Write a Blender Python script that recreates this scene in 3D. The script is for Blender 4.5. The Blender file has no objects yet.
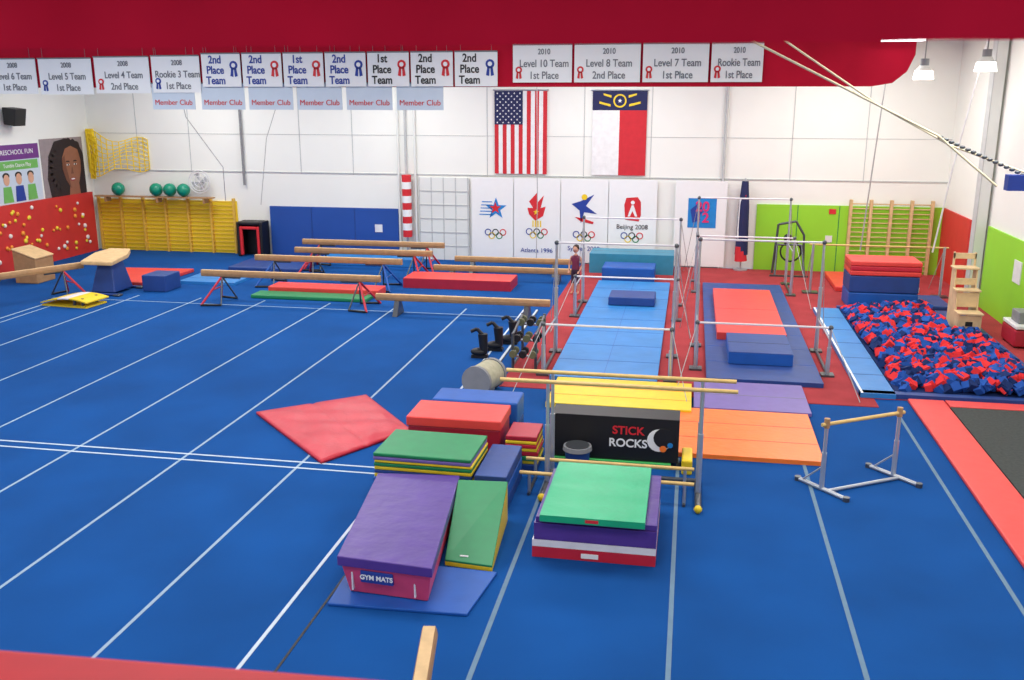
import bpy, math, random
from mathutils import Vector, Matrix
random.seed(7)
SC=bpy.context.scene
SC.view_settings.view_transform='Standard'
def lin(c):
    c=c/255.0
    return c/12.92 if c<=.04045 else ((c+.055)/1.055)**2.4
MC={}
def M(name,rgb,rough=.5,var=.06,scale=6.0,metal=0,bump=0.0,emit=0,bscale=60):
    if name in MC: return MC[name]
    m=bpy.data.materials.new(name); m.use_nodes=True
    nt=m.node_tree; b=nt.nodes['Principled BSDF']
    c=[lin(x) for x in rgb]
    tc=nt.nodes.new('ShaderNodeTexCoord')
    nz=nt.nodes.new('ShaderNodeTexNoise'); nz.inputs['Scale'].default_value=scale; nz.inputs['Detail'].default_value=3
    nt.links.new(tc.outputs['Object'],nz.inputs['Vector'])
    r=nt.nodes.new('ShaderNodeValToRGB')
    r.color_ramp.elements[0].position=.3; r.color_ramp.elements[1].position=.7
    r.color_ramp.elements[0].color=[x*(1-var) for x in c]+[1]
    r.color_ramp.elements[1].color=[min(1,x*(1+var)) for x in c]+[1]
    nt.links.new(nz.outputs['Fac'],r.inputs['Fac']); nt.links.new(r.outputs['Color'],b.inputs['Base Color'])
    b.inputs['Roughness'].default_value=rough; b.inputs['Metallic'].default_value=metal
    if rough>.85: b.inputs['Specular IOR Level'].default_value=.15
    if bump:
        n2=nt.nodes.new('ShaderNodeTexNoise'); n2.inputs['Scale'].default_value=bscale
        nt.links.new(tc.outputs['Object'],n2.inputs['Vector'])
        bp=nt.nodes.new('ShaderNodeBump'); bp.inputs['Strength'].default_value=bump; bp.inputs['Distance'].default_value=.02
        nt.links.new(n2.outputs['Fac'],bp.inputs['Height']); nt.links.new(bp.outputs['Normal'],b.inputs['Normal'])
    if emit:
        b.inputs['Emission Color'].default_value=c+[1]; b.inputs['Emission Strength'].default_value=emit
    MC[name]=m; return m
CARPET=M('carpet_blue',(14,76,144),.95,.13,.7,bump=.35,bscale=160)
CARPETR=M('carpet_red',(164,62,66),.95,.14,1.5,bump=.3,bscale=200)
WHITE=M('paint_white',(236,238,232),.6,.02,.6)
WHITE2=M('panel_white',(224,228,224),.5,.02,.8)
SEAM=M('seam_grey',(188,192,192),.7)
LINE=M('line_white',(150,174,196),.9)
LINEW=M('line_bright',(196,210,222),.9)
LINEG=M('line_grey',(108,134,156),.9)
BLACK=M('black',(18,18,22),.5)
CHAR=M('trampoline_bed',(72,76,74),.9,.15,20)
RED=M('vinyl_red',(196,36,56),.42,.08,3,bump=.4,bscale=6)
REDO=M('vinyl_orange_red',(226,68,62),.45,.06,3,bump=.2,bscale=5)
REDD=M('vinyl_dark_red',(172,28,52),.45)
PINK=M('vinyl_pink',(222,74,114),.45)
BLUE=M('vinyl_blue',(18,86,172),.48,.08,3,bump=.2,bscale=5)
BLUEL=M('vinyl_light_blue',(44,128,198),.45,.07,2,bump=.2,bscale=5)
BLUED=M('vinyl_navy',(30,66,134),.5,.1,3,bump=.2,bscale=5)
TEAL=M('vinyl_teal',(50,136,168),.45)
GREEN=M('vinyl_green',(26,168,116),.42,.06,3,bump=.4,bscale=6)
GREEND=M('vinyl_dark_green',(22,130,78),.45)
GREENB=M('vinyl_grass',(70,182,96),.45)
YEL=M('vinyl_yellow',(236,204,34),.45)
ORG=M('vinyl_orange',(246,122,40),.38,.06,3,bump=.5,bscale=6)
PUR=M('vinyl_purple',(82,54,138),.38,.09,3,bump=.5,bscale=6)
PURL=M('vinyl_violet',(116,98,168),.45)
CREAM=M('vinyl_white',(225,225,228),.4)
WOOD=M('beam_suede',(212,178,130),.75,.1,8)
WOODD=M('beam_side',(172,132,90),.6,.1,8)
RAIL=M('wood_rail',(216,182,112),.45,.08,10)
YRUNG=M('rung_wood',(222,178,70),.5,.08,10)
STEEL=M('steel',(188,194,200),.3,.03,8,metal=.6)
STEELD=M('steel_dark',(90,95,100),.35,.03,8,metal=.6)
CABLE=M('cable',(170,170,170),.5)
ROPE=M('rope',(226,216,180),.8)
LIME=M('wall_lime',(146,212,46),.6,.03,1)
PADB=M('wall_pad_blue',(28,76,158),.5,.05,1)
YPAN=M('wall_yellow',(240,210,40),.6,.04,1)
CLIMB=M('wall_climb_red',(204,48,44),.6,.06,2)
DRAPE=M('drape_red',(190,18,54),.9,.10,3)
DRAPE2=M('drape_far_red',(182,20,48),.9,.08,2)
RAILR=M('rail_red',(232,34,46),.6)
FOAMR=M('foam_red',(226,56,60),.9);FOAMB=M('foam_blue',(40,86,168),.9);FOAMD=M('foam_navy',(30,50,100),.9)
GREY=M('grey',(130,132,135),.6);BEIGE=M('beige',(176,172,146),.8,.15,10)
INKB=M('ink_blue',(30,60,150),.6);INKR=M('ink_red',(210,35,45),.6);INKG=M('ink_grey',(110,114,122),.6);PAPER=M('paper_white',(236,238,238),.6,.01)
PAPERB=M('paper_bluish',(200,213,226),.6,.02)
FLAGB=M('flag_blue',(30,36,82),.8);FLAGR=M('flag_red',(200,38,50),.8);FLAGW=M('flag_white',(232,232,232),.8)
SKYB=M('ink_cyan',(20,130,205),.6);MAG=M('ink_magenta',(215,40,110),.6)

class O:
    def __init__(s,name): s.n=name;s.v=[];s.f=[];s.m=[];s.sm=[];s.mats=[]
    def mi(s,m):
        if m not in s.mats: s.mats.append(m)
        return s.mats.index(m)
    def add(s,vs,fs,m,smooth=False):
        o=len(s.v); s.v+= [tuple(x) for x in vs]; k=s.mi(m)
        for f in fs: s.f.append([o+i for i in f]); s.m.append(k); s.sm.append(smooth)
        return s
    def box(s,x0,x1,y0,y1,z0,z1,m,rz=0):
        cx,cy=(x0+x1)/2,(y0+y1)/2
        p=[(x0,y0),(x1,y0),(x1,y1),(x0,y1)]
        if rz:
            c,q=math.cos(rz),math.sin(rz)
            p=[(cx+(a-cx)*c-(b-cy)*q, cy+(a-cx)*q+(b-cy)*c) for a,b in p]
        return s.prism(p,z0,z1,m)
    def prism(s,p,z0,z1,m):
        n=len(p)
        Z0=z0 if isinstance(z0,(list,tuple)) else [z0]*n
        Z1=z1 if isinstance(z1,(list,tuple)) else [z1]*n
        vs=[(a,b,Z0[i]) for i,(a,b) in enumerate(p)]+[(a,b,Z1[i]) for i,(a,b) in enumerate(p)]
        fs=[list(range(n))[::-1],list(range(n,2*n))]+[[i,(i+1)%n,n+(i+1)%n,n+i] for i in range(n)]
        return s.add(vs,fs,m)
    def hexa(s,b,t,m):
        fs=[[3,2,1,0],[4,5,6,7]]+[[i,(i+1)%4,4+(i+1)%4,4+i] for i in range(4)]
        return s.add(list(b)+list(t),fs,m)
    def cyl(s,p,q,r,m,n=10,r2=None):
        p=Vector(p);q=Vector(q);r2=r if r2 is None else r2
        d=(q-p).normalized(); a=d.orthogonal().normalized(); b=d.cross(a)
        vs=[];
        for c,rr in((p,r),(q,r2)):
            for i in range(n):
                t=2*math.pi*i/n; vs.append(c+a*math.cos(t)*rr+b*math.sin(t)*rr)
        s.add(vs,[[i,(i+1)%n,n+(i+1)%n,n+i] for i in range(n)],m,True)
        return s.add(vs,[list(range(n))[::-1],list(range(n,2*n))],m)
    def tube(s,pts,r,m,n=6):
        for a,b in zip(pts[:-1],pts[1:]): s.cyl(a,b,r,m,n)
        return s
    def sph(s,c,r,m,sx=1,sy=1,sz=1,n=14,k=8):
        vs=[];fs=[]
        for j in range(k+1):
            ph=math.pi*j/k
            for i in range(n):
                t=2*math.pi*i/n
                vs.append((c[0]+sx*r*math.sin(ph)*math.cos(t),c[1]+sy*r*math.sin(ph)*math.sin(t),c[2]+sz*r*math.cos(ph)))
        for j in range(k):
            for i in range(n): fs.append([j*n+i,(j+1)*n+i,(j+1)*n+(i+1)%n,j*n+(i+1)%n])
        return s.add(vs,fs,m,True)
    def xzpoly(s,pts,y,m,th=.006):
        n=len(pts)
        vs=[(a,y,b) for a,b in pts]+[(a,y+th,b) for a,b in pts]
        return s.add(vs,[list(range(n)),list(range(n,2*n))[::-1]]+[[i,n+i,n+(i+1)%n,(i+1)%n] for i in range(n)],m)
    def disc(s,x,z,r,y,m,n=20,sx=1,sz=1): return s.xzpoly([(x+sx*r*math.cos(2*math.pi*i/n),z+sz*r*math.sin(2*math.pi*i/n)) for i in range(n)],y,m)
    def ring(s,x,z,r,w,y,m,n=24):
        for i in range(n):
            a,b=2*math.pi*i/n,2*math.pi*(i+1)/n
            s.xzpoly([(x+r*math.cos(a),z+r*math.sin(a)),(x+r*math.cos(b),z+r*math.sin(b)),(x+(r-w)*math.cos(b),z+(r-w)*math.sin(b)),(x+(r-w)*math.cos(a),z+(r-w)*math.sin(a))],y,m)
        return s
    def star(s,x,z,r,y,m,k=5):
        return s.xzpoly([(x+(r if i%2==0 else r*.4)*math.sin(math.pi*i/k),z+(r if i%2==0 else r*.4)*math.cos(math.pi*i/k)) for i in range(2*k)],y,m)
    def done(s,bevel=0,seg=2):
        me=bpy.data.meshes.new(s.n)
        V=[Vector(v) for v in s.v]
        c=Vector((sum(v.x for v in V)/len(V),sum(v.y for v in V)/len(V),min(v.z for v in V)))
        me.from_pydata([v-c for v in V],[],s.f)
        for m in s.mats: me.materials.append(m)
        for p,k,q in zip(me.polygons,s.m,s.sm): p.material_index=k;p.use_smooth=q
        me.update()
        ob=bpy.data.objects.new(s.n,me); ob.location=c; SC.collection.objects.link(ob)
        if bevel:
            b=ob.modifiers.new('bevel','BEVEL');b.width=bevel;b.segments=seg;b.limit_method='ANGLE';b.angle_limit=math.radians(40)
        return ob
def text(par,s,loc,size,m,rz=0,rx=math.pi/2,name='lettering',al='CENTER',ex=.002,bold=0,sx=1):
    c=bpy.data.curves.new(name,'FONT');c.body=s;c.size=size;c.align_x=al;c.align_y='CENTER';c.extrude=ex;c.materials.append(m);c.offset=bold;c.space_line=.8
    o=bpy.data.objects.new(name,c);SC.collection.objects.link(o)
    o.parent=par;o.location=Vector(loc)-par.location;o.rotation_euler=(rx,0,rz);o.scale=(sx,1,1)
    return o

# ---------------- camera
f=950.0;H=5.2
cam=bpy.data.cameras.new('camera');co=bpy.data.objects.new('camera',cam);SC.collection.objects.link(co)
cam.sensor_width=36;cam.lens=f/1024*36;cam.clip_start=.05;cam.clip_end=200
co.location=(0,0,H);co.rotation_euler=(math.pi/2-math.atan(245/f),0,math.radians(10.57))
cam.dof.use_dof=True;cam.dof.focus_distance=16;cam.dof.aperture_fstop=3.6
SC.camera=co
# ---------------- shell
XL,XR,YB,ZC=-20.2,7.35,29.8,6.7
O('floor').box(XL-.2,XR+.2,-3,YB+.2,-.15,0,CARPET).done()
O('ceiling').box(XL-.2,XR+.2,-3,YB+.2,ZC,ZC+.1,WHITE).done()
w=O('wall_back').box(XL-.2,XR+.2,YB,YB+.2,0,ZC,WHITE).done()
O('wall_left').box(XL-.2,XL,-3,YB,0,ZC,WHITE).done()
O('wall_right').box(XR,XR+.2,-3,YB,0,ZC,WHITE).done()
t=O('trim_1')
for x in(-18.4,-16.5,-12.6,-10.8,-6.35,-3.3,-1.25,2.9,5.0): t.box(x-.012,x+.012,YB-.012,YB,2.7,ZC,SEAM)
t.box(XL,XR,YB-.03,YB,2.72,2.75,SEAM)
t.box(XL,XR,YB-.012,YB,3.95,3.965,SEAM)
t.done()
t=O('trim_2')
for x,c in((-14.6,GREY),(-9.25,WHITE2),(-9.0,SEAM),(.95,SEAM),(-8.7,WHITE2)): t.cyl((x,YB-.08,2.3 if x<-10 else 0),(x,YB-.08,ZC),.04,c,8)
t.done()
d=O('door_1')
d.box(-8.6,-6.95,YB-.06,YB-.002,0,2.65,WHITE2)
for i in range(1,6): d.box(-8.6,-6.95,YB-.075,YB-.06,i*.44,i*.44+.03,SEAM)
for i in range(0,5): d.box(-8.6+i*.4,-8.57+i*.4,YB-.07,YB-.06,0,2.65,SEAM)
d.done()
l=O('floor_marking_lines')
for x in(-5.4,-7.2,-9.0,-10.8,-12.6,-14.4): l.box(x-.02,x+.02,1,22.7,0,.004,LINE)
for x in(-1.8,0,1.8,3.6): l.box(x-.025,x+.025,1,13.4 if x<1 else 16.0,0,.004,LINEG)
l.box(-3.98,-3.94,1,22.9,0,.005,LINEW); l.box(-3.61,-3.585,1,22.9,0,.005,BLACK); l.box(-3.66,-3.61,12.5,22.9,0,.005,LINEW)
for y in(12.0,12.22): l.box(-16.5,-4.0,y-.018,y+.018,0,.005,LINEW)
l.box(-16.5,-4,22.02,22.05,0,.005,LINE)
l.box(-16.2,-16.15,1,22.8,0,.005,LINE);l.box(-15.9,-15.86,1,22.8,0,.005,LINE)
l.done()
O('red_carpet_runner').prism([(-3.3,16.4),(3.35,16.4),(3.35,16.9),(7.3,16.9),(7.3,29.7),(-3.3,29.7)],0,.012,CARPETR).done()
# ---------------- back wall objects
s=O('stall_bars')
s.box(-20.1,-14.95,YB-.05,YB-.002,0,1.75,YPAN)
for i in range(7): x=-20.0+i*.83; s.box(x-.03,x+.03,YB-.18,YB-.05,0,1.85,YRUNG)
for j in range(13): s.cyl((-20.0,YB-.15,.12+j*.135),(-15.0,YB-.15,.12+j*.135),.014,YRUNG,6)
s.done()
s=O('stall_bars')
for i in range(5): x=4.7+i*.57; s.box(x-.04,x+.04,YB-.22,YB-.06,0.013,2.2,WOOD)
for j in range(15): s.cyl((4.7,YB-.16,.12+j*.14),(6.98,YB-.16,.12+j*.14),.018,WOOD,6)
s.done()
g=O('wall_panel_green').box(2.0,XR-.002,YB-.05,YB-.002,0,2.0,LIME)
for x in (3.2,4.4): g.box(x-.01,x+.01,YB-.06,YB-.05,0,2.0,GREEND)
g.box(4.05,4.25,YB-.07,YB-.05,.9,1.1,CREAM).box(4.1,4.3,YB-.07,YB-.05,1.75,1.9,INKR)
g.done()
O('wall_pad_blue').box(-13.75,-9.3,YB-.1,YB-.002,0,1.62,PADB).box(-12.3,-12.28,YB-.11,YB-.1,0,1.62,BLUED).box(-10.8,-10.78,YB-.11,YB-.1,0,1.62,BLUED).box(-10.1,-9.85,YB-.12,YB-.1,.85,1.1,CREAM).done()
d=O('equipment_cubby')
d.box(-14.7,-14.6,YB-.7,YB-.1,0,1.15,BLACK).box(-13.9,-13.8,YB-.7,YB-.1,0,1.15,BLACK).box(-14.6,-13.9,YB-.7,YB-.1,1.05,1.15,BLACK).box(-14.6,-13.9,YB-.2,YB-.1,0,1.05,BLACK)
for i in (0,1): d.box(-14.6+i*.6,-14.5+i*.6,YB-.71,YB-.6,.05,1.0,INKR)
d.box(-14.5,-14.0,YB-.71,YB-.6,.9,1.0,INKR)
d.done(.03)
fl=O('american_flag')
x0,x1,z0,z1=-6.1,-4.45,2.8,5.32;y=YB-.06;W_=x1-x0
for i in range(13):
    a=x0+W_*i/13;b=x0+W_*(i+1)/13
    fl.box(a,b,y,y+.02,z0,z1,FLAGR if i%2==0 else FLAGW)
cx1=x0+W_*7/13;cz=z1-(z1-z0)*.4
fl.box(x0,cx1,y-.012,y,cz,z1,FLAGB)
for j in range(11):
    for i in range(5 if j%2==0 else 4):
        fl.star(x0+.09+(0 if j%2==0 else .09)+i*.178,cz+.06+j*.088,.035,y-.016,FLAGW)
fl.cyl((x0-.05,y,z1+.03),(x1+.05,y,z1+.03),.02,STEEL)
fl.done()
fl=O('state_flag')
x0,x1=-3.05,-1.4
fl.box(x0,x1,y,y+.02,4.75,z1,FLAGB).box(x0,(x0+x1)/2,y,y+.02,z0,4.75,FLAGW).box((x0+x1)/2,x1,y,y+.02,z0,4.75,FLAGR)
xc=(x0+x1)/2
fl.ring(xc,5.03,.2,.045,y-.01,YEL).star(xc,5.03,.07,y-.01,FLAGW)
for sg in(-1,1):
    fl.xzpoly([(xc+sg*.28,4.86),(xc+sg*.62,4.95),(xc+sg*.62,5.01),(xc+sg*.28,4.93)][::sg],y-.01,YEL).xzpoly([(xc+sg*.26,5.12),(xc+sg*.5,5.2),(xc+sg*.5,5.25),(xc+sg*.26,5.19)][::sg],y-.01,YEL)
fl.cyl((x0-.05,y,z1+.03),(x1+.05,y,z1+.03),.02,STEEL)
fl.done()
def rings5(o,x,z,r,y):
    for k,(dx,dz,m) in enumerate([(-2.2,0,INKB),(0,0,BLACK),(2.2,0,INKR),(-1.1,-1,YEL),(1.1,-1,GREEND)]): o.ring(x+dx*r,z+dz*r,r,r*.28,y,m,14)
yb=YB-.12
xs=[(-6.85,-5.5),(-5.48,-4.0),(-3.98,-2.5),(-2.48,-1.0)]
for k,(a,b) in enumerate(xs):
    o=O('olympic_banner');o.box(a,b,yb,yb+.015,.05,2.68,PAPER);c=(a+b)/2;yy=yb-.008
    txt=None
    if k==0:
        for q in range(5): o.box(c-.42+q*.02,c+.0,yy,yy+.006,1.5+q*.1,1.53+q*.1,SKYB)
        o.star(c+.12,1.7,.36,yy,SKYB).star(c+.1,1.72,.2,yy-.008,INKR); rings5(o,c+.1,.95,.11,yy)
    if k==1:
        o.xzpoly([(c-.25,1.55),(c-.05,1.35),(c+.2,1.5),(c+.28,1.8),(c+.12,1.75),(c+.22,2.15),(c,1.9),(c+.02,2.25),(c-.25,1.95),(c-.12,1.75),(c-.3,1.75)],yy,INKR)
        o.star(c-.02,1.62,.1,yy-.008,YEL)
        for q in range(4): o.box(c-.14+q*.08,c-.1+q*.08,yy,yy+.006,1.15,1.35,YEL)
        rings5(o,c,1.0,.11,yy);txt=('Atlanta 1996',.4)
    if k==2:
        o.xzpoly([(c-.4,1.9),(c-.1,2.0),(c+.3,2.2),(c+.05,1.85),(c+.4,1.6),(c,1.65),(c-.1,1.3),(c-.15,1.7)],yy,INKB).disc(c+.0,2.12,.09,yy-.008,YEL).xzpoly([(c-.3,1.5),(c,1.45),(c+.3,1.35),(c+.28,1.28),(c-.1,1.36)],yy,INKR)
        rings5(o,c,.95,.11,yy);txt=('Sydney 2000',.5)
    if k==3:
        o.xzpoly([(c-.22,1.45),(c+.2,1.4),(c+.26,1.6),(c+.25,2.0),(c+.15,2.15),(c-.2,2.12),(c-.26,1.9)],yy,INKR)
        o.disc(c,1.98,.06,yy-.008,PAPER).xzpoly([(c-.03,1.9),(c+.03,1.9),(c+.15,1.55),(c+.08,1.55),(c,1.72),(c-.08,1.55),(c-.15,1.55)],yy-.008,PAPER)
        rings5(o,c,.95,.11,yy);txt=('Beijing 2008',1.22)
    ob=o.done()
    if txt: text(ob,txt[0],(c,yy-.004,txt[1]),.2,INKB if k!=3 else BLACK)
o=O('olympic_banner');o.box(-.45,1.1,yb,yb+.015,.05,2.68,PAPER);yy=yb-.008
o.box(-.05,.8,yy,yy+.006,1.25,2.15,SKYB)
o.xzpoly([(.02,1.8),(.3,2.05),(.4,1.75),(.25,1.55),(.35,1.5),(.1,1.4)],yy-.006,INKB)
ob=o.done();text(ob,'20\n12',(.38,yy-.014,1.72),.42,MAG,bold=.01)
s=O('rolled_flag')
for i in range(9): s.cyl((-8.95,YB-.25,.75+i*.22),(-8.95,YB-.25,.75+(i+1)*.22),.15,INKR if i%2==0 else PAPER,12)
s.cyl((-8.95,YB-.25,0),(-8.95,YB-.25,.75),.03,STEEL).cyl((-8.95,YB-.25,0),(-8.95,YB-.25,.04),.2,STEEL)
s.done()
s=O('rolled_flag')
s.cyl((1.6,YB-.3,0.013),(1.6,YB-.3,2.8),.025,STEEL).cyl((1.6,YB-.3,0.013),(1.6,YB-.3,.05),.22,STEEL)
s.cyl((1.6,YB-.3,.5),(1.6,YB-.3,2.0),.2,FLAGB,10,.16).cyl((1.6,YB-.3,2.0),(1.6,YB-.3,2.7),.16,FLAGB,10,.1).cyl((1.6,YB-.33,.3),(1.57,YB-.33,.75),.19,FLAGR,10,.16).cyl((1.53,YB-.36,1.0),(1.51,YB-.36,2.2),.1,FLAGW,8,.05).cyl((1.65,YB-.38,1.2),(1.63,YB-.38,2.3),.06,FLAGR,8,.05)
s.done()
s=O('wall_shelf').box(-19.9,-15.6,YB-.5,YB-.25,1.86,1.9,WOODD)
for x in (-19.5,-17.6,-15.9): s.box(x-.03,x+.03,YB-.5,YB-.2,1.7,1.86,WOODD)
s.done()
for x in(-19.05,-17.65,-17.15,-16.65): O('exercise_ball').sph((x,YB-.38,2.125),.22,M('ball_teal',(10,140,110),.3)).done()
s=O('wall_fan');s.cyl((-16.1,YB-.02,2.35),(-16.1,YB-.25,2.35),.05,GREY)
for r in(.18,.3,.38):
    n=20
    for i in range(n):
        a,b=2*math.pi*i/n,2*math.pi*(i+1)/n
        s.cyl((-16.1+r*math.cos(a),YB-.3,2.4+r*math.sin(a)),(-16.1+r*math.cos(b),YB-.3,2.4+r*math.sin(b)),.014,CREAM,5)
for i in range(12): a=math.pi*i/6; s.cyl((-16.1,YB-.3,2.4),(-16.1+.38*math.cos(a),YB-.3,2.4+.38*math.sin(a)),.008,CREAM,4)
for i in range(4):
    a=math.pi*i/2; s.xzpoly([(-16.1,2.4),(-16.1+.33*math.cos(a),2.4+.33*math.sin(a)),(-16.1+.3*math.cos(a+.7),2.4+.3*math.sin(a+.7))],YB-.26,SEAM)
s.done()
s=O('climbing_net')
NET=M('net_yellow',(250,216,40),.8)
def np_(u,v): return (-20.1+2.1*u, YB-.3-.25*math.sin(u*5), 4.05-.35*u-(1.4-.55*u)*v+.12*math.sin(u*9+v*3)-.25*u*(1-u))
for i in range(13):
    s.tube([np_(i/12,j/8) for j in range(9)],.017,NET,4)
for j in range(9): s.tube([np_(i/12,j/8) for i in range(13)],.017,NET,4)
for q in range(3): s.tube([(-20.05+.1*q,YB-.3,4.1),(-19.95+.12*q,YB-.4,3.4),(-20.0+.05*q,YB-.35,2.45)],.045,NET,6)
s.done()
# left wall
s=O('climbing_wall')
s.box(XL+.001,XL+.12,21.0,YB-.3,0,2.0,CLIMB)
HL=[M('hold_y',(240,215,60),.5),M('hold_w',(235,230,220),.5),M('hold_o',(240,150,50),.5)]
for i in range(90): s.sph((XL+.14,random.uniform(21.3,29.2),random.uniform(.15,1.9)),random.uniform(.045,.08),random.choice(HL),sx=.7,n=7,k=5)
s.done()
p=O('wall_poster');PG=M('poster_green',(110,180,90),.6);PP=M('poster_purple',(110,50,130),.6);SK=M('skin_brown',(150,98,74),.6);SKL=M('skin_light',(215,165,135),.6)
X=XL+.02
def yzpoly(o,pts,x,m,th=.006):
    n=len(pts);vs=[(x,a,b) for a,b in pts]+[(x-th,a,b) for a,b in pts]
    o.add(vs,[list(range(n)),list(range(n,2*n))[::-1]]+[[i,n+i,n+(i+1)%n,(i+1)%n] for i in range(n)],m)
def yzell(o,y,z,ry,rz,x,m,n=18): yzpoly(o,[(y+ry*math.cos(2*math.pi*i/n),z+rz*math.sin(2*math.pi*i/n)) for i in range(n)],x,m)
p.box(XL+.001,X,25.0,27.1,1.5,3.75,PAPERB);p.box(X,X+.006,25.0,27.1,3.3,3.75,PP);p.box(X,X+.006,25.0,27.1,1.5,2.0,PP);p.box(X,X+.006,25.1,27.0,3.0,3.27,PG)
for y_ in(25.5,26.05,26.6):
    yzell(p,y_,2.72,.13,.17,X+.012,SKL);yzell(p,y_,2.84,.15,.1,X+.01,BLACK);yzpoly(p,[(y_-.22,2.05),(y_+.22,2.05),(y_+.17,2.52),(y_-.17,2.52)],X+.01,PG if y_!=26.05 else INKB)
ob=p.done()
text(ob,'PRESCHOOL FUN',(X+.012,26.05,3.52),.2,PAPER,rz=math.pi/2);text(ob,'704.541.7111',(X+.012,26.05,1.75),.26,PAPER,rz=math.pi/2);text(ob,'Tumble Dance Play',(X+.012,26.05,3.13),.16,PAPER,rz=math.pi/2)
p=O('wall_poster');p.box(XL+.001,X,27.2,29.35,1.6,3.85,M('poster_grey',(150,138,140),.6))
HAIR=M('hair_dark',(44,32,32),.8)
yzpoly(p,[(27.5,1.95),(27.4,2.6),(27.55,3.3),(27.9,3.75),(28.5,3.83),(29.1,3.7),(29.34,3.3),(29.34,1.95)],X+.007,HAIR)
for i in range(14):
    a=1.0+i*.24; yzell(p,28.55+.95*math.cos(a),2.85+.85*math.sin(a),.13,.15,X+.008,HAIR,8)
yzpoly(p,[(28.4,1.95),(29.0,1.95),(28.95,2.4),(28.5,2.4)],X+.012,SK)
yzpoly(p,[(28.2,3.2),(28.4,3.5),(28.7,3.58),(29.05,3.45),(29.15,3.1),(29.12,2.75),(28.98,2.4),(28.75,2.18),(28.52,2.22),(28.3,2.5),(28.18,2.85)],X+.016,SK)
SKDK=M('skin_dk',(118,72,54),.6)
yzpoly(p,[(28.2,3.2),(28.18,2.85),(28.3,2.5),(28.52,2.22),(28.45,2.6),(28.36,2.95),(28.34,3.3)],X+.019,SKDK)
for y_ in(28.47,28.85): yzell(p,y_,2.98,.075,.03,X+.022,PAPER,10);yzell(p,y_,2.98,.035,.032,X+.028,BLACK,8);yzpoly(p,[(y_-.11,3.07),(y_+.11,3.07),(y_+.05,3.11),(y_-.05,3.11)],X+.022,HAIR)
yzell(p,28.65,2.5,.14,.055,X+.022,M('lips',(150,50,60),.5),12);yzell(p,28.65,2.51,.1,.022,X+.028,PAPER,10);yzpoly(p,[(28.59,2.68),(28.72,2.68),(28.67,2.92)],X+.02,SKDK)
p.box(X,X+.02,27.2,29.35,1.6,1.95,INKR)
ob=p.done();text(ob,'BE STRONG',(X+.026,28.3,1.78),.24,PAPER,rz=math.pi/2)
s=O('wall_speaker')
s.hexa([(XL+.1,25.6,4.35),(XL+.45,25.6,4.3),(XL+.45,26.1,4.3),(XL+.1,26.1,4.35)],[(XL+.1,25.6,4.85),(XL+.55,25.6,4.8),(XL+.55,26.1,4.8),(XL+.1,26.1,4.85)],BLACK).box(XL+.001,XL+.12,25.8,25.9,4.5,4.7,GREY).done(.02)
# right wall
O('wall_panel_red').box(XR-.05,XR-.002,26.9,YB-.06,0,2.0,CLIMB).done()
O('wall_panel_green').box(XR-.05,XR-.002,20.5,25.3,.0,2.05,LIME).box(XR-.07,XR-.05,22.5,23.0,1.1,1.6,CREAM).done()
s=O('wall_column').box(XR-.3,XR-.06,25.4,25.75,0.013,ZC,WHITE2);s.box(XR-.32,XR-.3,25.4,25.75,0.013,ZC,SEAM);s.done(.01)
s=O('storage_crate')
s.box(6.85,7.28,21.0,21.9,.05,.4,REDD).box(6.85,7.28,21.0,21.9,.42,.5,CREAM).box(6.95,7.25,21.2,21.7,.5,.75,GREY)
for a in(6.92,7.2):
    for b in(21.1,21.8): s.cyl((a,b,0.012),(a,b,.06),.04,BLACK)
s.done(.02)
# ---------------- drapes and banners
o=O('red_drape_valance');n=160;vs=[];fs=[]
for j,z in enumerate((5.30,5.325,5.42,5.44,5.64,6.0,6.69)):
    for i in range(n+1):
        x=-4.5+9*i/n; yv=2.0+.02*math.sin(x*9)+.012*math.sin(x*23+1)+(0.03 if j==3 else 0)
        vs.append((x,yv,z))
for j in range(6):
    for i in range(n): a=j*(n+1)+i; fs.append([a,a+1,a+n+2,a+n+1])
o.add(vs,fs,DRAPE,True);o.done()
s=O('balcony_railing')
e_=lambda x:2.02+.055*x
s.prism([(-4.5,e_(-4.5)-.28),(4.5,e_(4.5)-.28),(4.5,e_(4.5)),(-4.5,e_(-4.5))],3.645,3.805,RAILR)
for x in(-4.3,-2.1,0.1,2.3,4.3): s.cyl((x,e_(x)-.14,0),(x,e_(x)-.14,3.66),.04,STEEL)
s.done(.03)
s=O('red_ceiling_band')
zt=6.68
prof=[(-18,5.33),(2.7,5.33),(3.0,5.38),(3.2,5.55),(3.3,5.8),(3.3,zt),(-18,zt)]
s.xzpoly(prof,16.1,DRAPE2,.12)
s.done()
def rosette(o,x,z,r,y,m):
    o.disc(x,z,r,y,m,12).disc(x,z,r*.5,y-.006,PAPER,10)
    o.xzpoly([(x-r*.6,z-r*.6),(x-r*.1,z-r*.7),(x-r*.2,z-r*2.6),(x-r*.9,z-r*2.4)],y,m).xzpoly([(x+r*.1,z-r*.7),(x+r*.6,z-r*.6),(x+r*.9,z-r*2.4),(x+r*.2,z-r*2.6)],y,m)
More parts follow.
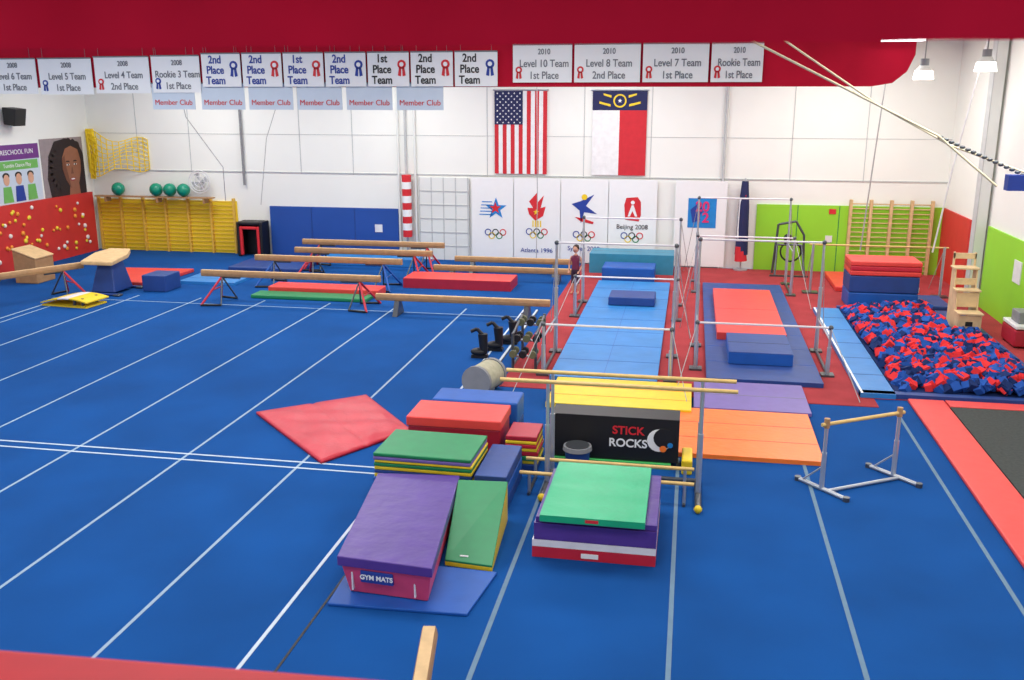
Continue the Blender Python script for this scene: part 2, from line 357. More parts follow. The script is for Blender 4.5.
def banner(x0,x1,z0,z1,y,lines,m=PAPER,ros=None,inkm=INKG,size=.2,bold=0,off=0.0,sx=1,sp=1.0):
    o=O('award_banner');o.box(x0,x1,y,y+.012,z0,z1,m)
    o.cyl((x0,y-.01,z1),(x1,y-.01,z1),.012,GREY,6)
    for xx in (x0+.1,x1-.1): o.cyl((xx,y,z1),(xx,y,ZC),.003,GREY,4)
    if ros: rosette(o,ros[0],ros[1],ros[2],y-.008,ros[3])
    ob=o.done();h=(z1-z0);k=len(lines)
    for i,sx_ in enumerate(lines):
        if sx_: text(ob,sx_,((x0+x1)/2+off,y-.006,z1-h*(i+.62)/(k+.2)),size*(.75 if sx_[0]=='2' and len(sx_)==4 else 1),inkm,bold=bold,sx=sx)
yq=16.05
L=[(-12.8,-11.8,5.22,5.84,'2008','Level 6 Team','1st Place'),(-11.74,-10.68,5.21,5.84,'2008','Level 5 Team','1st Place'),(-10.62,-9.55,5.23,5.86,'2008','Level 4 Team','2nd Place'),(-9.5,-8.58,5.24,5.87,'2008','Rookie 3 Team','1st Place')]
for a,b,c,d_,t1,t2,t3 in L: banner(a,b,c,d_,yq,[t1,t2,t3],ros=(a+.11,c+.2,.055,INKB if '1st' in t3 else INKR),size=.165,off=.03,sx=.84,bold=.002)
R=[(-2.98,-2.0,'2010','Level 10 Team','1st Place'),(-1.96,-.89,'2010','Level 8 Team','2nd Place'),(-.85,.19,'2010','Level 7 Team','1st Place'),(.23,1.03,'2010','Rookie Team','1st Place')]
for a,b,t1,t2,t3 in R: banner(a,b,5.40,6.0,yq,[t1,t2,t3],ros=(a+.1,5.60,.055,INKR),size=.165,off=.03,sx=.84 if b-a>.9 else .74,bold=.002)
for i in range(7):
    a=-8.52+i*.76; banner(a,a+.725,5.34,5.9,yq-.03,['1st' if i in(2,4) else '2nd','Place','Team'],ros=(a+.6,5.7,.075,INKR if i%3 else INKB),inkm=BLACK if i>3 else INKB,size=.185,bold=.004,off=-.11,sx=.86)
for i in range(6):
    a=-9.55+i*.9+(.05 if i else 0); banner(a,a+.82,4.95,5.4,yq+.025,['','Member Club'],m=PAPERB,inkm=INKR,size=.13)
LAMP=M('lamp_glow',(255,250,240),.5,emit=10)
LAMPF=M('lamp_tube',(245,248,255),.5,emit=3)
O('fluorescent_light').box(2.72,3.32,15.6,15.8,5.98,6.04,LAMPF).box(2.7,3.34,15.58,15.82,6.04,6.10,WHITE2).cyl((3.0,15.7,6.10),(3.0,15.7,6.7),.01,GREY,5).done()
for x,y_,z in((5.35,25,5.62),(6.45,24,5.78)):
    s=O('high_bay_lamp');s.cyl((x,y_,z-.06),(x,y_,z+.14),.24,LAMP,16,.2).cyl((x,y_,z+.14),(x,y_,z+.26),.2,WHITE2,16,.1).cyl((x,y_,z+.26),(x,y_,z+.42),.1,GREY,12).cyl((x,y_,z+.42),(x,y_,ZC),.015,GREY,6);s.done()
# ---------------- ropes
def rope(name,pts,r,m):
    s=O(name);s.tube(pts,r,m,6);s.done()
rope('hanging_rope',[(.5,12,6.7),(.6,12,5.83),(2.8,12,4.74),(3.5,12,4.17)],.014,ROPE)
rope('hanging_rope',[(.5,12.2,6.7),(.95,12.2,5.87),(2.2,12.2,5.05),(3.0,12.2,4.62),(3.9,12.2,4.3),(7.3,12.2,3.8)],.012,ROPE)
s=O('rigging_chain')
for i in range(16):
    t_=i/15; s.sph((2.85+.95*t_,12.1,4.72-.42*t_),.022,STEELD,sx=1.6,n=6,k=4)
s.tube([(3.8,12.1,4.3),(7.3,12.1,4.0)],.012,STEELD)
s.box(3.62,3.85,12.0,12.15,4.12,4.3,INKB)
s.done()
rope('hanging_cable',[(4.75,26,6.7),(4.45,26,1.25)],.018,CABLE)
rope('hanging_cable',[(-4.35,27,6.7),(-4.3,27,2.3),(-4.32,27,.6)],.012,CABLE)
rope('hanging_cable',[(-14.2,25,6.7),(-14.0,25.2,4.6),(-13.2,25.6,3.2),(-13.4,26,2.2)],.012,CABLE)
rope('hanging_cable',[(-10.9,26,6.7),(-12.0,26,4.0),(-12.3,26,2.1)],.01,CABLE)
rope('hanging_cable',[(6.6,24.5,6.7),(6.2,24.8,3.5),(6.0,25,1.4)],.02,CREAM)
# ---------------- beams
def beam(cx,cy,z,length,rz=0,leg=RED,low=False,name='balance_beam'):
    s=O(name)
    c,q=math.cos(rz),math.sin(rz)
    T=lambda a,b,zz:(cx+a*c-b*q,cy+a*q+b*c,zz)
    h=.16;L2=length/2
    prof=[(-.05,z),(.05,z),(.062,z-.03),(.07,z-.08),(.062,z-h+.02),(.05,z-h),(-.05,z-h),(-.062,z-h+.02),(-.07,z-.08),(-.062,z-.03)]
    vs=[T(-L2,b,zz) for b,zz in prof]+[T(L2,b,zz) for b,zz in prof];n=len(prof)
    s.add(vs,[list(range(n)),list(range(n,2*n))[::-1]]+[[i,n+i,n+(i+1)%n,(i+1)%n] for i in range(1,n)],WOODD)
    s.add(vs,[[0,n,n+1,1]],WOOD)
    for sx in(-1,1):
        a=sx*(L2-.55)
        if low:
            s.hexa([T(a-.06,-.3,.0),T(a+.06,-.3,.0),T(a+.06,.3,.0),T(a-.06,.3,.0)],[T(a-.06,-.1,z-h),T(a+.06,-.1,z-h),T(a+.06,.1,z-h),T(a-.06,.1,z-h)],leg)
        else:
            for y_ in(-1,1):
                s.cyl(T(a,0,z-h),T(a+sx*.35,y_*.55,.02),.03,leg,8)
                s.cyl(T(a,0,z-h),T(a-sx*.15,y_*.45,.02),.022,STEELD,8)
                s.cyl(T(a+sx*.35,y_*.55,.03),T(a-sx*.15,y_*.45,.03),.028,BLACK,6)
            s.cyl(T(a+sx*.18,-.28,.36),T(a+sx*.18,.28,.36),.018,leg,6)
            s.cyl(T(a,0,z-h-.02),T(a-sx*.5,0,z-h-.02),.03,STEELD,6)
    return s.done()
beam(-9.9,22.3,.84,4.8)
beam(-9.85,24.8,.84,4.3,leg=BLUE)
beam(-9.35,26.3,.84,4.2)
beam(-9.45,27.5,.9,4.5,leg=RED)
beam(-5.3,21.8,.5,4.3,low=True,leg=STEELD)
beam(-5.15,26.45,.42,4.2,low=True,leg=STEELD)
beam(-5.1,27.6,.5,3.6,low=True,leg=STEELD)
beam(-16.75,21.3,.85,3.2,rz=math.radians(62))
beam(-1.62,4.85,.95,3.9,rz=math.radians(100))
def mat(x0,x1,y0,y1,z0,z1,m,rz=0,name='landing_mat',bev=.025,folds=0,side=None):
    s=O(name)
    if side: s.box(x0,x1,y0,y1,z0,z1-.012,side,rz);s.box(x0+.01,x1-.01,y0+.01,y1-.01,z1-.012,z1,m,rz)
    else: s.box(x0,x1,y0,y1,z0,z1,m,rz)
    for i in range(folds):
        y_=y0+(y1-y0)*(i+1)/(folds+1); s.box(x0+.01,x1-.01,y_-.008,y_+.008,z1,z1+.003,{BLUE:BLUED,BLUEL:BLUE,BLUED:BLACK,RED:REDD,REDO:REDD,ORG:REDO,YEL:ORG}.get(m,GREY))
    return s.done(bev)
mat(-7.75,-4.7,25.0,26.05,0,.28,REDO,side=REDD)
mat(-11.1,-8.0,23.55,24.25,0,.2,REDO)
mat(-11.3,-8.1,22.9,23.5,0,.1,GREEND)
O('landing_mat').prism([(-16.1,23.9),(-14.75,23.9),(-14.7,26.2),(-17.2,26.0)],0,.1,REDO).done(.02)
mat(-14.2,-12.5,24.4,26.0,0,.08,BLUEL,folds=2)
mat(-13.8,-11.5,26.6,28.4,0,.12,BLUED)
mat(-11.4,-8.3,28.1,29.2,0,.25,BLUEL)
s=O('vault_table')
c=(-15.4,23.05)
s.hexa([(c[0]-.35,c[1]-.45,.06),(c[0]+.35,c[1]-.45,.06),(c[0]+.35,c[1]+.45,.06),(c[0]-.35,c[1]+.45,.06)],[(c[0]-.2,c[1]-.25,.85),(c[0]+.2,c[1]-.25,.85),(c[0]+.2,c[1]+.3,.85),(c[0]-.2,c[1]+.3,.85)],BLUED)
s.prism([(c[0]-.46,c[1]-.62),(c[0]+.46,c[1]-.62),(c[0]+.5,c[1]+.1),(c[0]+.3,c[1]+.55),(c[0]-.3,c[1]+.55),(c[0]-.5,c[1]+.1)],[.82,.82,.92,.97,.97,.92],[.93,.93,1.05,1.11,1.11,1.05],WOOD)
for a,b in((-.5,-.55),(.5,-.55),(.5,.55),(-.5,.55)): s.box(c[0]+a-.1,c[0]+a+.1,c[1]+b-.1,c[1]+b+.1,0,.06,STEELD)
s.box(c[0]-.5,c[0]+.5,c[1]-.6,c[1]-.5,0.01,.07,BLUED).box(c[0]-.5,c[0]+.5,c[1]+.5,c[1]+.6,0.01,.07,BLUED)
s.done(.04,3)
mat(-14.6,-13.9,23.2,24.0,0,.45,BLUED,name='blue_foam_cube')
s=O('springboard')
cx,cy=-15.4,21.4;r=-.1
def sb(a,b,z): return (cx+a*math.cos(r)-b*math.sin(r),cy+a*math.sin(r)+b*math.cos(r),z)
N=8
zz=lambda t:.1+.14*math.sin(math.pi*min(1,t*.85))
for i in range(N):
    a0=-.7+1.4*i/N;a1=-.7+1.4*(i+1)/N
    s.hexa([sb(a0,-.42,zz(i/N)-.03),sb(a1,-.42,zz((i+1)/N)-.03),sb(a1,.42,zz((i+1)/N)-.03),sb(a0,.42,zz(i/N)-.03)],[sb(a0,-.42,zz(i/N)),sb(a1,-.42,zz((i+1)/N)),sb(a1,.42,zz((i+1)/N)),sb(a0,.42,zz(i/N))],YEL if i not in(3,4) else CREAM)
s.hexa([sb(-.7,-.38,0),sb(.65,-.38,0),sb(.65,.38,0),sb(-.7,.38,0)],[sb(-.7,-.38,.04),sb(.65,-.38,.04),sb(.65,.38,.04),sb(-.7,.38,.04)],YEL)
for a in(.2,.45):
    for b in(-.25,.25): s.cyl(sb(a,b,.03),sb(a,b,.22),.04,STEELD)
s.done()
s=O('wooden_block');s.prism([(-18.8,23.6),(-18.1,23.6),(-18.1,24.4),(-18.8,24.4)],0,[.95,.7,.7,.95],WOODD);s.prism([(-18.82,23.58),(-18.08,23.58),(-18.08,24.42),(-18.82,24.42)],[.95,.7,.7,.95],[1.0,.75,.75,1.0],WOOD);s.done(.03)
# ---------------- runway & bars area
Z=.012
s=O('runway_mat');s.box(-2.45,-.45,16.95,26.6,Z,.1,BLUEL)
for i in range(1,8): y_=16.95+i*1.22; s.box(-2.44,-.46,y_-.006,y_+.006,.1,.103,BLUE)
s.box(-1.455,-1.445,16.96,26.6,.1,.102,BLUE)
s.done(.015)
mat(-2.4,-.9,26.9,27.9,Z,.42,BLUE,name='mat_block')
mat(-2.9,-.4,28.2,29.3,Z,.6,TEAL,name='mat_block',folds=1)
mat(-1.9,-.75,23.3,24.2,.104,.32,BLUED,name='small_mat_block')
s=O('panel_mat_row');s.box(.45,2.55,17.35,26.8,Z,.1,BLUED)
for i in range(1,8): y_=17.35+i*1.2; s.box(.46,2.54,y_-.01,y_+.01,.1,.103,BLUE)
s.done(.015)
mat(.7,2.15,20.3,25.2,.104,.26,REDO,folds=1,name='practice_mat')
mat(.88,2.1,18.4,20.0,.104,.34,BLUED,folds=1,side=BLUE,name='practice_mat')
mat(.22,2.15,15.65,17.25,Z,.07,PURL,folds=1,name='panel_mat')
mat(-.08,2.08,13.45,15.6,0,.07,ORG,folds=2,name='panel_mat')
mat(-2.28,.18,15.35,16.9,Z,.1,YEL,folds=2,name='panel_mat')
mat(-1.93,-.1,12.9,15.3,0,.08,GREENB,folds=1,name='panel_mat')
mat(.05,.2,12.75,13.3,0,.22,YEL,name='yellow_foam_bolster')
def ub(xl,xr,yl,yh,zl,zh,name='uneven_bars'):
    s=O(name);xm=(xl+xr)/2
    for x,sg in((xl,-1),(xr,1)):
        for y_,z in((yl,zl),(yh,zh)):
            s.cyl((x,y_,Z),(x,y_,z*.6),.04,STEEL).cyl((x,y_,z*.6),(x,y_,z),.026,STEEL);s.sph((x,y_,z),.05,STEELD,n=8,k=5)
            s.box(x-.12,x+.12,y_-.12,y_+.12,Z,.05,STEELD)
        s.cyl((x,yl,.05),(x,yh,.05),.03,STEELD)
        s.cyl((x,yl,zl*.75),(x,yh,zl*.75),.018,STEEL)
        for y_,z,d in((yl,zl,-1),(yh,zh,1)):
            s.cyl((x,y_,z),(x+sg*.35,y_+d*1.6,Z),.008,CABLE,5)
            s.cyl((x,y_,z),(x,y_-d*.3,.05),.01,CABLE,5)
    s.cyl((xl-.03,yl,zl),(xr+.03,yl,zl),.02,CREAM);s.cyl((xl-.03,yh,zh),(xr+.03,yh,zh),.02,CREAM)
    s.done()
ub(-2.62,-.22,17.3,19.0,1.0,2.3)
ub(.25,2.72,18.2,20.0,.95,2.3)
ub(-2.62,-.2,22.3,24.0,1.0,2.2)
ub(.25,2.75,25.8,27.4,1.55,2.4)
s=O('high_bar')
for x in(3.3,6.6): s.cyl((x,26.3,Z),(x,26.3,1.35),.035,STEEL).box(x-.2,x+.2,26.15,26.45,Z,.05,STEELD).cyl((x,26.3,1.3),(x,27.5,Z+.01),.01,CABLE,5)
s.cyl((3.2,26.3,1.33),(6.7,26.3,1.33),.022,RAIL)
s.done()
s=O('parallel_bars')
for y_ in(12.0,12.46):
    s.cyl((-2.4,y_,1.5),(.72,y_,1.5),.028,RAIL)
    for x in(-1.75,.28):
        s.cyl((x,y_,.06),(x,y_,.9),.035,STEEL).cyl((x,y_,.9),(x,y_,1.48),.024,STEEL)
for x in(-1.75,.28): s.cyl((x,11.5,.045),(x,12.5,.045),.045,STEELD); s.sph((x,11.5,.055),.055,YEL,n=8,k=5)
s.cyl((-1.75,12.46,.05),(.28,12.46,.05),.03,STEELD)
s.done()
s=O('low_parallel_bars')
for y_ in(11.72,12.24):
    s.cyl((-2.08,y_,.3),(.22,y_,.3),.026,RAIL)
    for x in(-1.95,.1): s.cyl((x,y_,0.02),(x,y_,.29),.022,STEEL)
for x in(-1.95,.1): s.cyl((x,11.65,.02),(x,12.3,.02),.02,STEELD)
s.done()
s=O('kip_bar')
A=Vector((1.93,12.55,0));B=Vector((2.98,13.22,0));d=(B-A).normalized();nrm=Vector((.66,-.75,0)).normalized()
u=Vector((0,0,1))
s.cyl(A-d*.08+u*.95,B+d*.08+u*.95,.026,RAIL)
for q in(A,B):
    s.cyl(q+u*.04,q+u*.55,.035,STEEL).cyl(q+u*.5,q+u*1.0,.026,STEEL);s.cyl(q+u*.9,q+u*1.03,.04,WOODD)
    s.cyl(q-nrm*.42+u*.03,q+nrm*.42+u*.03,.03,STEEL)
    for e in(-1,1): s.cyl(q+nrm*.42*e,q+nrm*.42*e+u*.06,.045,STEELD)
    s.cyl(q-nrm*.35+u*.03,q+u*.35,.014,STEEL,6)
s.cyl(A+nrm*.1+u*.03,B+nrm*.1+u*.03,.025,STEEL)
s.done()
# ---------------- centre mats
s=O('folded_crash_mat')
P4=[Vector((-7.0,14.1,0)),Vector((-5.1,12.2,0)),Vector((-4.2,13.75,0)),Vector((-5.5,15.35,0))]
N=36;vs=[];fs=[]
for layer in(0,1):
    for j in range(N+1):
        for i in range(N+1):
            a,b=i/N,j/N
            p=(P4[0]*(1-a)+P4[1]*a)*(1-b)+(P4[3]*(1-a)+P4[2]*a)*b
            e=min(a,1-a,b,1-b)
            k=min(1,e*10)
            z=0.003 if layer==0 else .05+.03*k+k*(.014*math.sin(a*9+b*5)*math.sin(b*7)+.008*math.sin(a*24-b*13)+.005*math.sin(b*30+a*9))
            if layer==1: z-=.02*math.exp(-((b-.5)/.02)**2)
            vs.append((p.x,p.y,z))
M1=(N+1)**2
for j in range(N):
    for i in range(N):
        a=j*(N+1)+i; fs.append([M1+a,M1+a+1,M1+a+N+2,M1+a+N+1]); fs.append([a,a+N+1,a+N+2,a+1])
for i in range(N):
    fs+= [[i,i+1,M1+i+1,M1+i]]; k=N*(N+1)+i; fs+=[[k+1,k,M1+k,M1+k+1]]
    k=i*(N+1); fs+=[[k+N+1,k,M1+k,M1+k+N+1]]; k=i*(N+1)+N; fs+=[[k,k+N+1,M1+k+N+1,M1+k]]
s.add(vs,fs,RED,True);s.done()
O('floor_mat').prism([(-3.55,8.46),(-2.06,8.52),(-1.93,9.45),(-3.6,9.5)],0,.035,BLUE).done(.01)
s=O('vaulting_trapezoid_mat')
s.hexa([(-3.40,8.74,.04),(-2.52,8.68,.04),(-2.78,10.95,.04),(-3.70,10.85,.04)],[(-3.46,8.68,.37),(-2.46,8.6,.37),(-2.76,11.0,.37),(-3.76,10.9,.37)],PINK)
s.prism([(-3.5,8.66),(-2.44,8.58),(-2.74,11.04),(-3.8,10.93)],.37,.48,PUR)
s.prism([(-3.25,8.66),(-2.88,8.63),(-2.88,8.7),(-3.25,8.72)],.2,.34,INKB)
s.prism([(-3.36,8.68),(-3.34,8.68),(-3.34,8.74),(-3.36,8.74)],.08,.3,CREAM).prism([(-2.66,8.64),(-2.64,8.64),(-2.64,8.7),(-2.66,8.7)],.08,.3,CREAM)
ob=s.done(.02);text(ob,'GYM MATS',(-3.065,8.635,.27),.075,PAPER,rz=-.06,bold=.002)
s=O('incline_wedge_mat')
a=[(-2.56,9.55),(-2.0,9.5),(-2.08,10.85),(-2.7,10.8)]
s.prism(a,.0,[.05,.05,.5,.5],YEL)
s.prism(a,[.05,.05,.5,.5],[.075,.075,.525,.525],GREEND)
s.box(-2.4,-2.3,9.6,9.63,.1,.11,CREAM)
s.done(.012)
def stack(name,x0,x1,y0,y1,layers,rz=0,z=0,bev=.012):
    s=O(name);k=0
    for h,m in layers:
        dx=random.uniform(-.012,.012)
        s.box(x0+dx,x1+dx,y0+dx,y1,z,z+h-.004,m,rz);z+=h;k+=1
    return s.done(bev)
stack('folded_panel_mat_stack',-3.95,-2.62,11.2,12.15,[(.08,RED),(.08,BLUED),(.07,YEL),(.07,BLUE),(.05,YEL),(.05,BLUED),(.05,YEL),(.05,GREEND),(.04,YEL),(.05,PURL),(.05,GREEND)],rz=-.02)
stack('blue_mat_stack',-2.56,-2.14,11.1,12.25,[(.16,BLUED),(.16,BLUE),(.16,BLUED)])
s=O('red_foam_block');s.box(-3.88,-2.52,12.55,13.3,0,.56,REDD).box(-3.9,-2.5,12.53,13.32,.56,.7,REDO);s.box(-3.2,-2.95,12.52,12.55,.25,.33,BLUED);s.done(.03)
s=O('blue_foam_block');s.box(-3.75,-2.42,13.4,14.0,0,.35,BLUED).box(-3.75,-2.42,13.4,14.0,.35,.7,BLUE);s.done(.025)
stack('coloured_mat_stack',-2.42,-1.97,12.5,13.1,[(.1,BLUED),(.05,YEL),(.07,GREEND),(.07,RED),(.05,YEL),(.06,RED),(.05,YEL),(.07,REDD)])
s=O('black_foam_block');s.box(-1.83,.0,12.95,13.4,.09,.74,BLACK)
s.disc(-.28,.42,.17,12.94,PAPER,20).disc(-.21,.46,.15,12.932,BLACK,20).disc(-.22,.3,.05,12.93,ORG,12).disc(-.12,.36,.04,12.93,SKYB,12)
ob=s.done(.02);text(ob,'STICK',(-.72,12.935,.54),.17,INKR,bold=.004);text(ob,'ROCKS',(-.72,12.935,.35),.17,PAPER,bold=.004)
s=O('chalk_bucket');s.cyl((-1.42,12.71,.0),(-1.42,12.71,.3),.16,BLUED,20,.18).cyl((-1.42,12.71,.3),(-1.42,12.71,.36),.21,GREY,20,.2).cyl((-1.42,12.71,.36),(-1.42,12.71,.375),.17,STEELD,20);s.done()
s=O('stacked_crash_mats')
s.box(-1.62,-.2,9.95,11.4,0,.13,RED).box(-1.62,-.2,9.95,11.4,.135,.22,CREAM).box(-1.6,-.2,9.95,11.45,.225,.43,PUR).box(-1.58,-.2,9.97,11.45,.435,.5,PUR)
s.box(-1.52,-.33,9.85,11.5,.5,.58,GREEN);s.box(-1.05,-.85,9.945,9.95,.03,.09,PAPER);s.box(-1.0,-.85,9.846,9.85,.52,.56,INKR)
s.done(.022)
s=O('padded_barrel')
s.cyl((-3.58,15.75,.28),(-3.42,16.35,.28),.26,BEIGE,20);s.cyl((-3.585,15.72,.28),(-3.57,15.79,.28),.28,GREY,20);s.cyl((-3.43,16.3,.28),(-3.415,16.37,.28),.28,GREY,20)
s.box(-3.65,-3.35,15.85,16.25,0,.08,GREY)
s.done()
OLV=M('olive',(96,98,70),.6)
s=O('dumbbell_rack')
for x in(-3.25,-2.8):
    s.cyl((x,17.5,Z),(x,17.5,.75),.03,STEELD).cyl((x,18.6,Z),(x,18.6,.9),.03,STEELD).cyl((x,17.5,.1),(x,18.6,.1),.025,STEELD).cyl((x,17.5,.72),(x,18.6,.87),.025,STEELD)
for j,(y_,z) in enumerate(((17.5,.3),(17.95,.5),(18.4,.72))):
    s.cyl((-3.3,y_,z),(-2.78,y_,z),.025,STEEL)
    for i in range(3):
        x=-3.22+i*.19;s.cyl((x,y_-.16,z+.07),(x,y_+.16,z+.07),.018,STEEL)
        for e in(-1,1): s.cyl((x,y_+e*.1,z+.07),(x,y_+e*.18,z+.07),.075,BLACK if (i+j)%2 else OLV)
s.done()
for k,(x,y_) in enumerate(((-4.0,18.3),(-3.8,18.9),(-3.6,19.5))):
    s=O('jumping_boot')
    s.cyl((x,y_,.12),(x-.02,y_,.5),.08,BLACK,10,.1).sph((x-.1,y_,.12),.12,BLACK,sx=1.5,sz=.7).box(x-.25,x+.08,y_-.08,y_+.08,0,.06,BLACK).tube([(x-.02,y_,.48),(x-.14,y_,.6),(x-.26,y_,.54)],.04,BLACK)
    s.done()
# ---------------- child gymnast by the bars (one skinned surface)
def person(name,loc,rz):
    pts=[];ed=[];rad=[]
    def J(p,r,par=None):
        pts.append(Vector(p));rad.append(r)
        if par is not None: ed.append((par,len(pts)-1))
        return len(pts)-1
    pel=J((0,0,.70),(.105,.08))
    wai=J((0,0,.82),(.088,.066),pel);che=J((0,.005,.96),(.105,.075),wai);nk=J((0,0,1.06),(.05,.045),che);hd0=J((0,-.005,1.12),(.042,.042),nk)
    for sg in(-1,1):
        h=J((sg*.065,0,.64),(.072,.072),pel);k=J((sg*.08,-.02-.02*sg,.36),(.046,.046),h);cf=J((sg*.082,.01,.24),(.043,.043),k);an=J((sg*.085,.015,.07),(.026,.026),cf)
        J((sg*.095,-.1,.025),(.028,.018),an)
        sh=J((sg*.125,0,1.0),(.042,.042),che);el=J((sg*.19,.03,.80),(.029,.029),sh)
        wr=J((sg*.15,-.10,.66),(.019,.019),el);pa=J((sg*.135,-.14,.63),(.025,.014),wr)
        for q in range(4): 
            f1=J((sg*(.115+.014*q),-.165,.615-.002*q),(.007,.007),pa);J((sg*(.112+.014*q),-.18,.59+.004*abs(q-1)),(.006,.006),f1)
        J((sg*.105,-.145,.645),(.008,.008),pa)
    me=bpy.data.meshes.new(name);me.from_pydata(pts,ed,[]);ob=bpy.data.objects.new(name,me);SC.collection.objects.link(ob)
    sk=ob.modifiers.new('skin','SKIN');sk.use_smooth_shade=True
    for i,r in enumerate(rad): me.skin_vertices[0].data[i].radius=r
    me.skin_vertices[0].data[0].use_root=True
    sub=ob.modifiers.new('sub','SUBSURF');sub.levels=2
    dg=bpy.context.evaluated_depsgraph_get();nm=bpy.data.meshes.new_from_object(ob.evaluated_get(dg))
    bpy.data.objects.remove(ob)
    V=[v.co.copy() for v in nm.vertices];s=O(name)
    SKN=M('skin_child',(206,150,122),.6);LEO=M('leotard_maroon',(112,30,62),.5);LEG_=M('leggings_dark',(52,34,52),.7);HR=M('hair_brown',(48,32,26),.8)
    fS=[];fL=[];fG=[]
    for p_ in nm.polygons:
        c_=p_.center;f_=list(p_.vertices)
        if c_.z>1.07 : fS.append(f_)
        elif c_.z>.68 and abs(c_.x)<.118 and c_.y>-.09: fL.append(f_)
        elif .30<c_.z<=.70 and abs(c_.x)<.17 and c_.y>-.12 and abs(c_.x)<.145: fG.append(f_)
        else: fS.append(f_)
    for fs_,m in((fS,SKN),(fL,LEO),(fG,LEG_)): s.add(V,fs_,m,True)
    hc=(0,-.01,1.225)
    s.sph(hc,.085,SKN,sx=.9,sy=1.02,sz=1.2,n=18,k=12)
    s.sph((0,.012,1.25),.092,HR,sx=.95,sy=1.0,sz=1.08,n=18,k=12)
    s.sph((0,.10,1.29),.045,HR).sph((0,.13,1.22),.03,HR,sz=2)
    s.sph((0,-.1,1.215),.012,SKN,sz=1.6)
    for sg in(-1,1): s.sph((sg*.03,-.089,1.235),.011,PAPER,n=8,k=5).sph((sg*.03,-.098,1.235),.006,BLACK,n=6,k=4).sph((sg*.078,.0,1.22),.016,SKN,sx=.5,sz=1.3,n=8,k=5)
    s.sph((0,-.088,1.178),.018,M('lips',(150,50,60),.5),sy=.4,sz=.35,n=8,k=5)
    o=s.done();o.rotation_euler=(0,0,rz)
    o.location=(loc[0],loc[1],loc[2])
    return o
person('child_gymnast',(-2.95,24.9,.014),math.radians(-15))
# ---------------- right side: pit
s=O('pit_edge_pads')
s.box(3.12,3.72,16.9,24.0,Z,.1,BLUEL).box(3.12,6.5,16.92,17.1,Z,.1,BLUED).box(3.72,5.75,24.2,24.35,Z,.1,BLUED).box(6.42,6.6,17.1,21.75,Z,.1,BLUED).box(5.76,6.6,21.76,24.2,Z,.1,BLUED)
for i in range(1,6): s.box(3.12,3.72,16.9+i*1.2,16.92+i*1.2,.1,.104,BLUED)
s.box(3.13,3.17,16.9,24.0,.1,.104,PAPER)
s.done(.02)
s=O('foam_pit_cubes')
cub=[(-1,-1,-1),(1,-1,-1),(1,1,-1),(-1,1,-1),(-1,-1,1),(1,-1,1),(1,1,1),(-1,1,1)]
cf=[[3,2,1,0],[4,5,6,7],[0,1,5,4],[1,2,6,5],[2,3,7,6],[3,0,4,7]]
for i in range(1900):
    x=random.uniform(3.84,6.33);y_=random.uniform(17.2,24.1)
    if x>5.68 and y_>21.65: continue
    e=min(x-3.78,6.4-x,y_-17.1,24.2-y_)
    z=.13+random.uniform(0,.16)*min(1,e*3)+.06*math.sin(x*2)*math.sin(y_)
    R_=Matrix.Rotation(random.uniform(0,6.3),3,'Z')@Matrix.Rotation(random.uniform(0,1.2),3,'X')@Matrix.Rotation(random.uniform(0,1.2),3,'Y')
    h=random.uniform(.062,.085)
    s.add([Vector((x,y_,z))+R_@(Vector(q)*h) for q in cub],cf,random.choice([FOAMR,FOAMR,FOAMR,FOAMB,FOAMB,FOAMB,FOAMD,FOAMD]))
s.box(3.75,6.4,17.12,21.74,Z,.08,FOAMD).box(3.75,5.74,21.74,24.18,Z,.08,FOAMD)
s.done()
O('floor_border_pad').box(3.9,4.5,1,16.85,0,.06,REDO).done(.02)
s=O('trampoline_bed');s.box(4.52,7.2,6.0,16.5,0,.05,CHAR)
s.box(4.52,7.2,16.5,16.85,0,.06,REDO);s.box(5.8,5.84,6,16.4,.05,.053,GREY);s.done(.01)
s=O('landing_mat_stack')
s.box(4.0,5.65,24.45,25.5,Z,.42,BLUE).box(4.0,5.65,24.45,25.5,.43,.85,BLUED)
for i in range(3): s.box(4.0,5.68,24.43,25.5,.86+i*.12,.975+i*.12,REDO if i%2==0 else RED)
s.done(.025)
mat(5.8,6.5,24.6,26.0,Z,.12,BLUED,name='side_mat')
mat(4.0,4.6,26.6,29.0,Z,.15,REDO,name='side_mat');mat(4.7,6.2,26.8,29.0,Z,.15,CREAM,folds=1,name='side_mat')
s=O('wooden_spotting_steps')
LW_=M('light_wood',(218,190,146),.6,.1,6)
x0_,x1_=5.95,6.4;ZB=.105
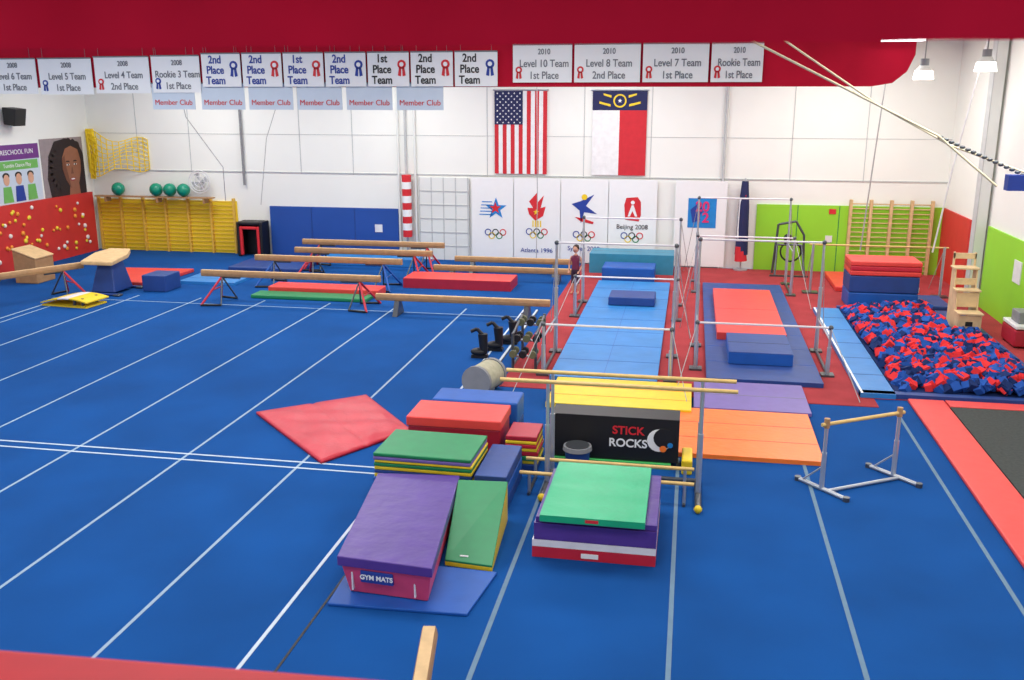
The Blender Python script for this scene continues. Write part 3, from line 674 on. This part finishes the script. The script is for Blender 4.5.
for x in(x0_,x1_):
    vs=[(x,21.9,ZB),(x,22.9,ZB),(x,22.9,1.4),(x,22.6,1.4),(x,22.55,.95),(x,22.3,.95),(x,22.25,.5),(x,21.9,.5)]
    vs2=[(a+.03,b,c_) for a,b,c_ in vs];n=8
    s.add(vs+vs2,[list(range(n)),list(range(n,2*n))[::-1]]+[[i,n+i,n+(i+1)%n,(i+1)%n] for i in range(n)],LW_)
for y0_,y1_,z_ in((21.88,22.27,.5),(22.27,22.57,.95),(22.57,22.92,1.4)): s.box(x0_-.03,x1_+.06,y0_,y1_,z_,z_+.04,LW_)
for y_,za,zb in((21.92,.12,.48),(22.3,.6,.93),(22.6,1.05,1.2)): s.box(x0_,x1_,y_,y_+.03,za,zb,LW_)
s.box(x0_+.15,x0_+.3,21.9,21.92,.25,.35,BLACK)
for x in(x0_,x1_): s.box(x,x+.04,22.86,22.92,1.4,1.75,LW_)
s.box(x0_,x1_+.04,22.86,22.9,1.6,1.73,LW_)
s.done(.006)
s=O('exercise_bike_frame')
x,y_=2.9,29.0
s.tube([(x-.4,y_,Z+.03),(x-.3,y_,1.5),(x+.2,y_,1.6),(x+.45,y_,1.2),(x+.5,y_,Z+.03)],.035,STEELD,8).tube([(x-.35,y_-.4,Z+.03),(x-.3,y_,.9),(x+.4,y_,.9),(x+.5,y_-.4,Z+.03)],.03,STEELD,8)
s.ring(x+.1,.7,.32,.05,y_,BLACK,20)
s.sph((x,y_,1.1),.13,BLACK).box(x-.5,x+.6,y_-.45,y_-.38,Z,.06,STEELD)
s.done()
# ---------------- lighting
for i,x in enumerate((-15.5,-9,-2.6,4.0)):
    for j,y_ in enumerate((5.5,12.0,20.5,26.5)):
        Ld=bpy.data.lights.new('ceiling_light','AREA');Ld.shape='RECTANGLE';Ld.size=3.2;Ld.size_y=2.2;Ld.energy=240 if y_>10 else 185;Ld.color=(1,.98,.935)
        lo=bpy.data.objects.new('ceiling_light',Ld);SC.collection.objects.link(lo);lo.location=(x,y_,ZC-.08)
wd=bpy.data.worlds.new('world');SC.world=wd;wd.use_nodes=True
wd.node_tree.nodes['Background'].inputs[0].default_value=(1,.98,.96,1);wd.node_tree.nodes['Background'].inputs[1].default_value=.8
